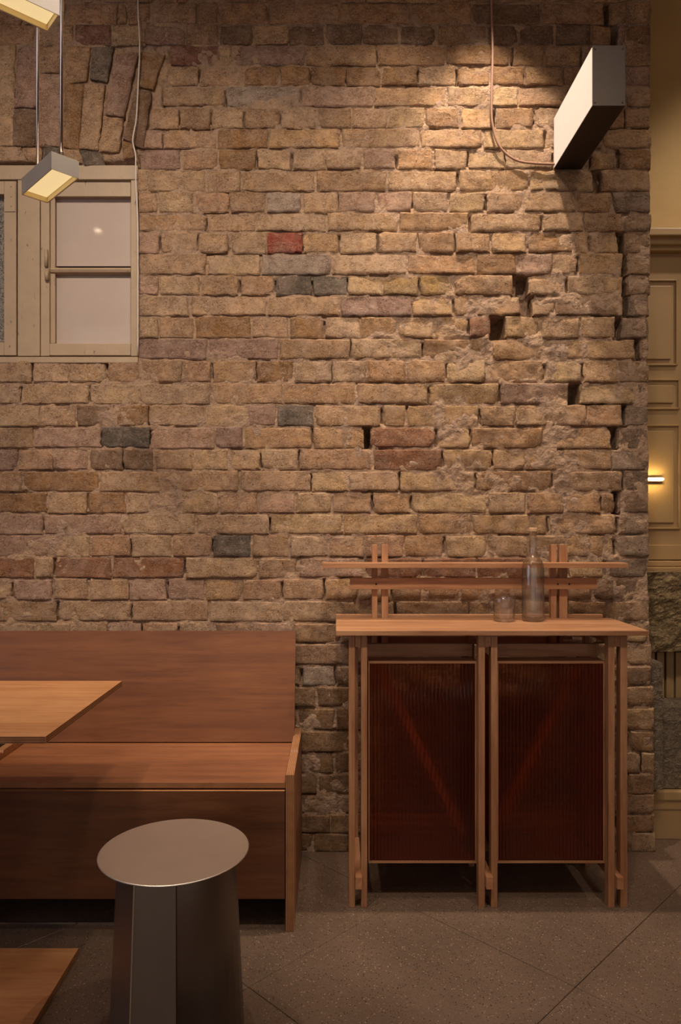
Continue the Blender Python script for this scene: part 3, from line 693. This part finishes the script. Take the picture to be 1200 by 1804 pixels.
pendant((Rx, Ry), Av[:], Bv[:], EYE + d2, .042, [(.42, .5), (.93, .5)], 'upper box pendant cut off by the top left corner of the photo', None)

# ================================================================ bench
bn = thing('bench', 'long cherry-coloured plywood bench with high back against the brick wall', 'bench', (-.62, -.26, 0))
bm = BM(); add_box(bm, -1.085, -.1495, -.514, -.118, .423, .440, .001, edge_slot=1); obj('seat', bm, [M['ply_x'], M['edge_z']], bn)
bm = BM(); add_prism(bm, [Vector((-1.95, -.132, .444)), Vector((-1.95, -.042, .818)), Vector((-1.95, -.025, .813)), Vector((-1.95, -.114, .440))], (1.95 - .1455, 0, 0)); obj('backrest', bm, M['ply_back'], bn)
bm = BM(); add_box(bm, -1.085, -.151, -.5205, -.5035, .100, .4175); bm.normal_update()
for f in bm.faces: f.material_index = 1 if f.normal.z > .5 else 0  # paler top face stands in for the highlight on the panel edge
obj('front_panel', bm, [M['ply_shaded'], M['ply_table']], bn)
for xa, xb in ((-.149, -.124), (-1.112, -1.087)):
    bm = BM(); prof = [(-.514, 0), (-.514, .462), (-.300, .462), (-.300, .457), (-.290, .457), (-.285, .464), (-.030, .464), (-.030, 0)]
    add_prism(bm, [Vector((xa, y, z)) for y, z in prof], (xb - xa, 0, 0)); bm.normal_update()
    for f in bm.faces: f.material_index = 0 if abs(f.normal.x) > .5 else 1
    obj('end_panel', bm, [M['ply_z'], M['edge_x']], bn)
box('rear_stretcher', -1.085, -.151, -.16, -.14, .30, .422, M['ply_x'], bn)
struct(box('trim_1', -1.086, -.40, -.470, -.467, 0, .003, M['rod'], bev=0))

# ================================================================ table
tb_ = thing('table', 'pale plywood table with thin square top, cut off at the left edge', 'table', (-1.03, -.78, 0))
bm = BM(); add_box(bm, -1.43, -.632, -1.068, -.512, .724, .740, .0008, edge_slot=1); obj('tabletop', bm, [M['ply_table'], M['edge_z']], tb_)
bm = BM(); add_box(bm, -1.36, -.718, -.955, -.630, .001, .020, .0008, edge_slot=1); obj('base_plate', bm, [M['ply_table'], M['edge_z']], tb_)
box('pedestal', -1.09, -.99, -.84, -.74, .0205, .7235, M['ply_z'], tb_)

# ================================================================ stool
SX, SY = -.374, -.967
st = thing('stool', 'round brushed steel stool with folded sheet base beside the table', 'stool', (SX, SY, 0))
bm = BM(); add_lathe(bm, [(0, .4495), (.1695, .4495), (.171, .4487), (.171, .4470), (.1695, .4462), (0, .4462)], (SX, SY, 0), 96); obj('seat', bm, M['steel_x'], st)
sec = [(-.133, .0), (-.058, -.120), (.029, -.112)]
for k in range(1, 8):
    a = R(-76 + k * 76 / 8); sec.append((.029 + (.142 - .029) * math.sin(R(90) * k / 8), -.112 * math.cos(R(90) * k / 8)))
sec += [(.142, .0), (.125, .06), (.06, .118), (-.03, .122), (-.10, .07)]
bm = BM(); lv = []
for z, k in ((.001, 1.15), (.446, 1.0)): lv.append([bm.verts.new((SX + x * k, SY + y * k, z)) for x, y in sec])
n = len(sec)
for i in range(n): bm.faces.new((lv[0][i], lv[0][(i + 1) % n], lv[1][(i + 1) % n], lv[1][i]))
bm.faces.new(lv[0][::-1])
for f in bm.faces: f.smooth = False
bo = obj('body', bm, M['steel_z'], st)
for i, p in enumerate(bo.data.polygons):
    p.use_smooth = 2 <= i <= 9 or i > 10
# folded flange edge and seam
bm = BM(); c0 = Vector((SX - .058 * 1.15, SY - .120 * 1.15, .002)); c1 = Vector((SX - .058, SY - .120, .441)); add_bar(bm, c0 + Vector((-.001, -.0012, 0)), c1 + Vector((-.001, -.0012, 0)), .003, .003); obj('folded_edge', bm, M['rod'], st)
bm = BM(); c0 = Vector((SX + .029 * 1.15, SY - .112 * 1.15 - .0006, .002)); c1 = Vector((SX + .029, SY - .1126, .4455)); add_bar(bm, c0, c1, .0018, .0016); obj('seam', bm, M['screw'], st)

# ================================================================ side cabinet
cb = thing('sideboard', 'slender wooden sideboard with two ribbed amber glass fronts and a rear shelf rack', 'cabinet', (.4855, -.25, 0))
bm = BM(); add_box(bm, 0, .971, -.407, -.100, .857, .872, .001); obj('worktop', bm, M['oak_x'], cb)
box('back_strip', 0, .955, -.068, -.050, .80, .880, M['oak_x'], cb)
posts = [(.0405, .0595), (.0790, .0980), (.4475, .4675), (.4870, .5070), (.8550, .8750), (.8930, .9145)]
for a, b in posts: box('leg', a, b, -.381, -.347, 0, .8565, M['oak_z'], cb, bev=.001)
for a, b in ((.0605, .0780), (.468, .4865), (.8755, .8925)):
    box('leg', a, b, -.112, -.082, 0, .8565, M['oak_z'], cb, bev=.001)
    box('depth_rail', a, b, -.380, -.113, .818, .8565, M['oak_y'], cb, bev=.001)
    box('depth_rail', a, b + .003, -.400, -.113, .066, .104, M['oak_y'], cb, bev=.001)
box('back_panel', .10, .852, -.049, -.035, .77, .85, M['oak_x'], cb)
box('rear_rail', .062, .8925, -.080, -.060, .128, .168, M['oak_x'], cb)
box('cross_rail', .0985, .447, -.282, -.262, .769, .811, M['oak_x'], cb); box('cross_rail', .5075, .8545, -.282, -.262, .769, .811, M['oak_x'], cb)
def fluted(name, x0, x1, z0, z1, yf, parent, pitch=.0114, amp=.0026, tk=.003, axis='x'):
    n = int(round((x1 - x0) / pitch)); k = 8; bm = BM(); fr = []; bk = []
    for i in range(n * k + 1):
        x = x0 + (x1 - x0) * i / (n * k); ph = (i % k) / k; off = -amp * abs(math.sin(math.pi * ph))
        P = (lambda x, y: Vector((x, y, 0))) if axis == 'x' else (lambda x, y: Vector((y, x, 0)))
        fr.append((bm.verts.new(P(x, yf + off) + Vector((0, 0, z0))), bm.verts.new(P(x, yf + off) + Vector((0, 0, z1)))))
        bk.append((bm.verts.new(P(x, yf + tk) + Vector((0, 0, z0))), bm.verts.new(P(x, yf + tk) + Vector((0, 0, z1)))))
    for i in range(n * k):
        bm.faces.new((fr[i][0], fr[i + 1][0], fr[i + 1][1], fr[i][1])); bm.faces.new((bk[i][0], bk[i][1], bk[i + 1][1], bk[i + 1][0]))
        bm.faces.new((fr[i][0], bk[i][0], bk[i + 1][0], fr[i + 1][0])); bm.faces.new((fr[i][1], fr[i + 1][1], bk[i + 1][1], bk[i][1]))
    bm.faces.new((fr[0][0], fr[0][1], bk[0][1], bk[0][0])); bm.faces.new((fr[-1][0], bk[-1][0], bk[-1][1], fr[-1][1]))
    return obj(name, bm, M['fluted'], parent)
for (a, b) in ((.1030, .4465), (.5125, .8540)):
    bx = box('case_base', a, b, -.352, -.10, .126, .134, M['ply_shaded'], cb, bev=.0006)  # darkened base stands in for the shade inside the case
    box('case_lip', a, b, -.3535, -.3525, .126, .134, M['oak_x'], cb, bev=.0003); box('case_top', a, b, -.352, -.285, .760, .768, M['oak_x'], cb, bev=.0006)
    for s in (a, b - .004): box('case_side', s, s + .004, -.352, -.346, .1345, .7595, M['oak_z'], cb, bev=.0004)
    g = fluted('glass_front', a + .0045, b - .0045, .1345, .7595, -.350, cb); g['label'] = 'ribbed amber glass front'
    for s in (a + .001, b - .005): fluted('glass_side', -.345, -.10, .1345, .7595, s, cb, axis='y')
bm = BM(); add_bar(bm, (.118, -.215, .775), (.437, -.215, .15), .026, .014); obj('brace', bm, M['oak_z'], cb)
bm = BM(); add_bar(bm, (.845, -.215, .775), (.527, -.215, .15), .026, .014); obj('brace', bm, M['oak_z'], cb)
for a, b in ((.0605, .0780), (.8755, .8925)): pass
# rear rack: two pairs of uprights, a rail and a narrow shelf
for a, b in ((.1275, .1465), (.1615, .1845), (.7600, .7800), (.7900, .8185)): box('upright', a, b, -.097, -.072, .62, 1.131, M['oak_z'], cb, bev=.001)
rl = box('rack_rail', .049, .915, -.118, -.0975, .975, 1.014, M['oak_x'], cb, bev=.001)
for x in (.141, .778, .818):
    bm = BM(); add_tube(bm, [(x, -.119, .993), (x, -.110, .993)], .0035, 12); obj('dowel', bm, M['screw'], rl)
bm = BM(); add_box(bm, -.047, 1.006, -.165, -.0975, 1.052, 1.069, .0012); obj('rack_shelf', bm, M['oak_x'], cb)
bm = BM(); p = W(977, 1132, -.10); 
box('bracket', .795, .85, -.13, -.122, .796, .800, M['cable_white'], cb, bev=.0005)

# ================================================================ bottle and tumbler on the worktop
ZT = .8726
bx_, by_ = (939 - CX) / 515, -.180
t = thing('bottle', 'clear glass bottle with cork stopper on the wooden sideboard', 'bottle', (bx_, by_, ZT))
bm = BM()
outer = [(0, .002), (.028, .0), (.034, .002), (.0368, .006), (.0372, .015), (.0372, .178), (.0355, .192), (.0300, .206), (.0215, .216), (.0158, .226), (.0142, .240), (.0136, .295), (.0150, .297), (.0150, .304), (.0140, .306)]
inner = [(.0108, .306), (.0108, .240), (.0125, .228), (.018, .219), (.0270, .209), (.0330, .193), (.0350, .178), (.0350, .018), (.032, .012), (0, .014)]
add_lathe(bm, outer + inner, (bx_, by_, ZT), 64); obj('glass_body', bm, M['glass'], t, smooth=True)
bm = BM(); add_lathe(bm, [(0, .290), (.0102, .290), (.0105, .3062), (.0145, .3064), (.0145, .316), (.0135, .318), (0, .318)], (bx_, by_, ZT), 32); obj('stopper', bm, M['cork'], t, smooth=False)
gx, gy = (888.5 - CX) / 518, -.192
t = thing('tumbler', 'empty clear glass tumbler with thick base left of the bottle', 'glass', (gx, gy, ZT))
bm = BM()
add_lathe(bm, [(0, .001), (.030, 0), (.0335, .002), (.0350, .006), (.0385, .0795), (.0380, .0815), (.0370, .0815), (.0362, .0795), (.0330, .013), (.030, .0105), (0, .0105)], (gx, gy, ZT), 64)
obj('glass_body', bm, M['glass'], t, smooth=True)

# ================================================================ panelled recess seen past the end of the brick wall
def pr(name, px0, px1, py0, py1, ya, th, mat, parent=None, bev=.002):
    a = W(px0, py0, ya); b = W(px1, py1, ya); return box(name, a.x, b.x, ya, ya + th, b.z, a.z, mat, parent, bev=bev)
pd = thing('panelled_cupboard', 'tall ochre panelled cupboard door beyond the right end of the brick wall', 'cupboard', W(1230, 1000, .40))
X0, X1 = 1128, 1290
pr('cornice', X0, X1, 401, 414, .30, .16, M['panel'], pd, .004); pr('cornice_moulding', X0, X1, 414.5, 430, .325, .13, M['panel'], pd, .004); pr('frieze', X0, X1, 430.5, 441, .345, .11, M['panel'], pd, .002)
pr('door_board', X0, X1, 441.5, 988, .38, .05, M['panel'], pd, .001)
def panel_frame(x1, y0, y1):
    # raised rails and a bevelled field
    bm = BM(); a = W(X0, y0, .376); b = W(x1, y1, .376)
    add_box(bm, a.x, b.x, .370, .3795, a.z - .006, a.z, .0018); add_box(bm, b.x - .006, b.x, .370, .3795, b.z, a.z, .0018); add_box(bm, a.x, b.x, .370, .3795, b.z, b.z + .006, .0018)
    obj('panel_moulding', bm, M['panel'], pd)
    w_ = BM(); m_ = .026
    add_box(w_, a.x, b.x - m_, .372, .3798, b.z + m_, a.z - m_, .003); obj('raised_field', w_, M['panel'], pd)
panel_frame(1193, 493, 644); panel_frame(1197, 668, 721); panel_frame(1198, 748, 932)
pr('lower_rail', X0, X1, 960, 986, .362, .0178, M['panel'], pd, .003)
pr('shelf_moulding', X0, X1, 988.5, 998, .33, .10, M['panel'], pd, .004)
pr('shelf_ledge', X0, X1, 1000, 1007, .28, .15, M['panel'], pd, .003)
t = thing('tube_light', 'small glowing horizontal tube light on the ochre panelling', 'lamp', W(1157, 844, .36))
bm = BM(); add_tube(bm, [W(1128, 844, .352), W(1169, 844, .352)], .0035, 10); obj('tube', bm, M['tube'], t, smooth=True)
bm = BM(); a = W(1128, 841, .36); b = W(1168, 848, .36); add_box(bm, a.x, b.x, .358, .3695, b.z, a.z, .001); obj('tube_backing', bm, M['panel'], t)
# hewn stone slab, slats, stone pier and plinth
def rough_block(name, x0, x1, y0, y1, z0, z1, amp, mat, seed_, step=.008):
    bm = BM(); nx = int((x1 - x0) / step) + 1; nz = int((z1 - z0) / step) + 1; g = []
    X_, Z_ = np.meshgrid(np.linspace(x0, x1, nx), np.linspace(z0, z1, nz)); Hn = fbm(X_ + seed_, Z_ * 1.3, 22, 4) * amp
    for j in range(nz): g.append([bm.verts.new((X_[j, i] , y0 + Hn[j, i], Z_[j, i])) for i in range(nx)])
    for j in range(nz - 1):
        for i in range(nx - 1): bm.faces.new((g[j][i], g[j][i + 1], g[j + 1][i + 1], g[j + 1][i]))
    ring = g[0] + [g[j][-1] for j in range(1, nz)] + g[-1][-2::-1] + [g[j][0] for j in range(nz - 2, 0, -1)]
    bk = [bm.verts.new((v.co.x, y1, v.co.z)) for v in ring]; n = len(ring)
    for k in range(n): bm.faces.new((ring[k], bk[k], bk[(k + 1) % n], ring[(k + 1) % n]))
    return obj(name, bm, mat, None, loc=((x0 + x1) / 2, y1, z0))
a = W(1140, 1008, .20); b = W(1290, 1148, .20)
o = rough_block('stone_slab', 1.19, 1.56, .20, .40, b.z, a.z, .022, M['stone'], 3); tag(o, 'thick rough-hewn ochre stone slab under the panelled cupboard', 'stone slab')
sl = thing('slatted_screen', 'screen of upright ochre slats under the rough stone slab', 'screen', W(1190, 1240, .30))
for (p0, p1, yb_) in ((1128, 1139, 1236), (1143, 1154, 1236), (1158, 1170.5, 1236), (1174.5, 1187.5, 1236), (1191, 1204, 1243), (1208, 1221, 1243), (1225, 1238, 1243), (1242, 1255, 1243)): pr('slat', p0, p1, 1149, yb_, .30, .02, M['panel'], sl, .001)
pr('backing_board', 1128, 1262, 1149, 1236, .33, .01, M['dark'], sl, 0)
a = W(1140, 1168, .06); b = W(1168, 1391, .06)
o = rough_block('stone_pier', 1.165, b.x, .06, .17, b.z, a.z, .008, M['stone_grey'], 8); tag(o, 'rough pale grey stone pier against the right end of the brick wall', 'stone pier')
bbz = W(0, 1391.5, .10).z - .001
a = W(1160, 1246, .12); b = W(1290, 1390, .12)
o = rough_block('stone_block', 1.231, b.x, .12, .27, bbz, a.z, .007, M['stone_grey'], 15); tag(o, 'dark rough stone panel between slatted screen and ochre plinth', 'stone panel')
pl = thing('plinth', 'ochre moulded plinth standing on the floor right of the brick wall', 'plinth', W(1200, 1478, .10))
bb = W(0, 1391.5, .10).z - .004
box('plinth_moulding', 1.168, 1.62, .095, .45, bb - .035, bb - .001, M['panel'], pl, bev=.004); box('plinth_bead', 1.168, 1.62, .103, .40, bb - .075, bb - .0355, M['panel'], pl, bev=.006)
box('plinth_board', 1.168, 1.62, .108, .40, .0, bb - .0755, M['panel'], pl, bev=.002)

# ================================================================ ceiling downlights (they carry the spot lamps set at the top)
DOWN_LABELS = ['ceiling downlight close to the brick wall, left of the box wall light', 'added ceiling downlight widening the light on the middle bricks', 'ceiling downlight aimed at the old window and arch',
 'ceiling downlight aimed at the middle of the brick wall', 'ceiling downlight aimed at the right end of the brick wall', 'added ceiling downlight brightening the plywood table', 'added ceiling downlight brightening the steel stool',
 'ceiling downlight above the floor before the sideboard', 'ceiling downlight mirrored in the frosted window pane', 'ceiling downlight before the ochre cupboard', 'added ceiling downlight brightening the ochre plaster wall behind the cupboard']
for (loc, p, h, b, tt, s) in DOWNLIGHTS:
    t = thing('ceiling_downlight', DOWN_LABELS[DOWNLIGHTS.index((loc, p, h, b, tt, s))], 'lamp', (loc[0], loc[1], CEIL), 'ceiling downlights')
    bm = BM(); add_lathe(bm, [(.030, -.018), (.036, -.018), (.036, 0), (.030, 0), (.030, -.018)], (loc[0], loc[1], CEIL - .0005), 24); obj('trim_ring', bm, M['roomwall'], t)
    bm = BM(); add_lathe(bm, [(0, -.004), (.0295, -.004), (.0295, -.001), (0, -.001)], (loc[0], loc[1], CEIL - .0005), 24); obj('lens', bm, mat_emit('downlight_lens', (1, .85, .62), 14 if loc[0] != -1.93 else 60), t)

# daylit window in the left wall, outside the photo (seen as a mirrored streak in glass and steel)
w3 = struct(bpy.data.objects.new('window_3', None)); C.objects.link(w3); w3.location = (-3.19, -2.1, .9)
box('pane', -3.197, -3.190, -3.0, -1.2, .9, 2.6, mat_emit('daylit_pane', srgb(228, 230, 255), 1.6), w3, bev=0)
for a_, b_, c_, d_ in ((-3.08, -3.002, .82, 2.68), (-1.198, -1.12, .82, 2.68), (-3.001, -1.199, .82, .898), (-3.001, -1.199, 2.602, 2.68), (-2.12, -2.08, .9, 2.6)): box('frame', -3.199, -3.16, a_, b_, c_, d_, M['paint'], w3)
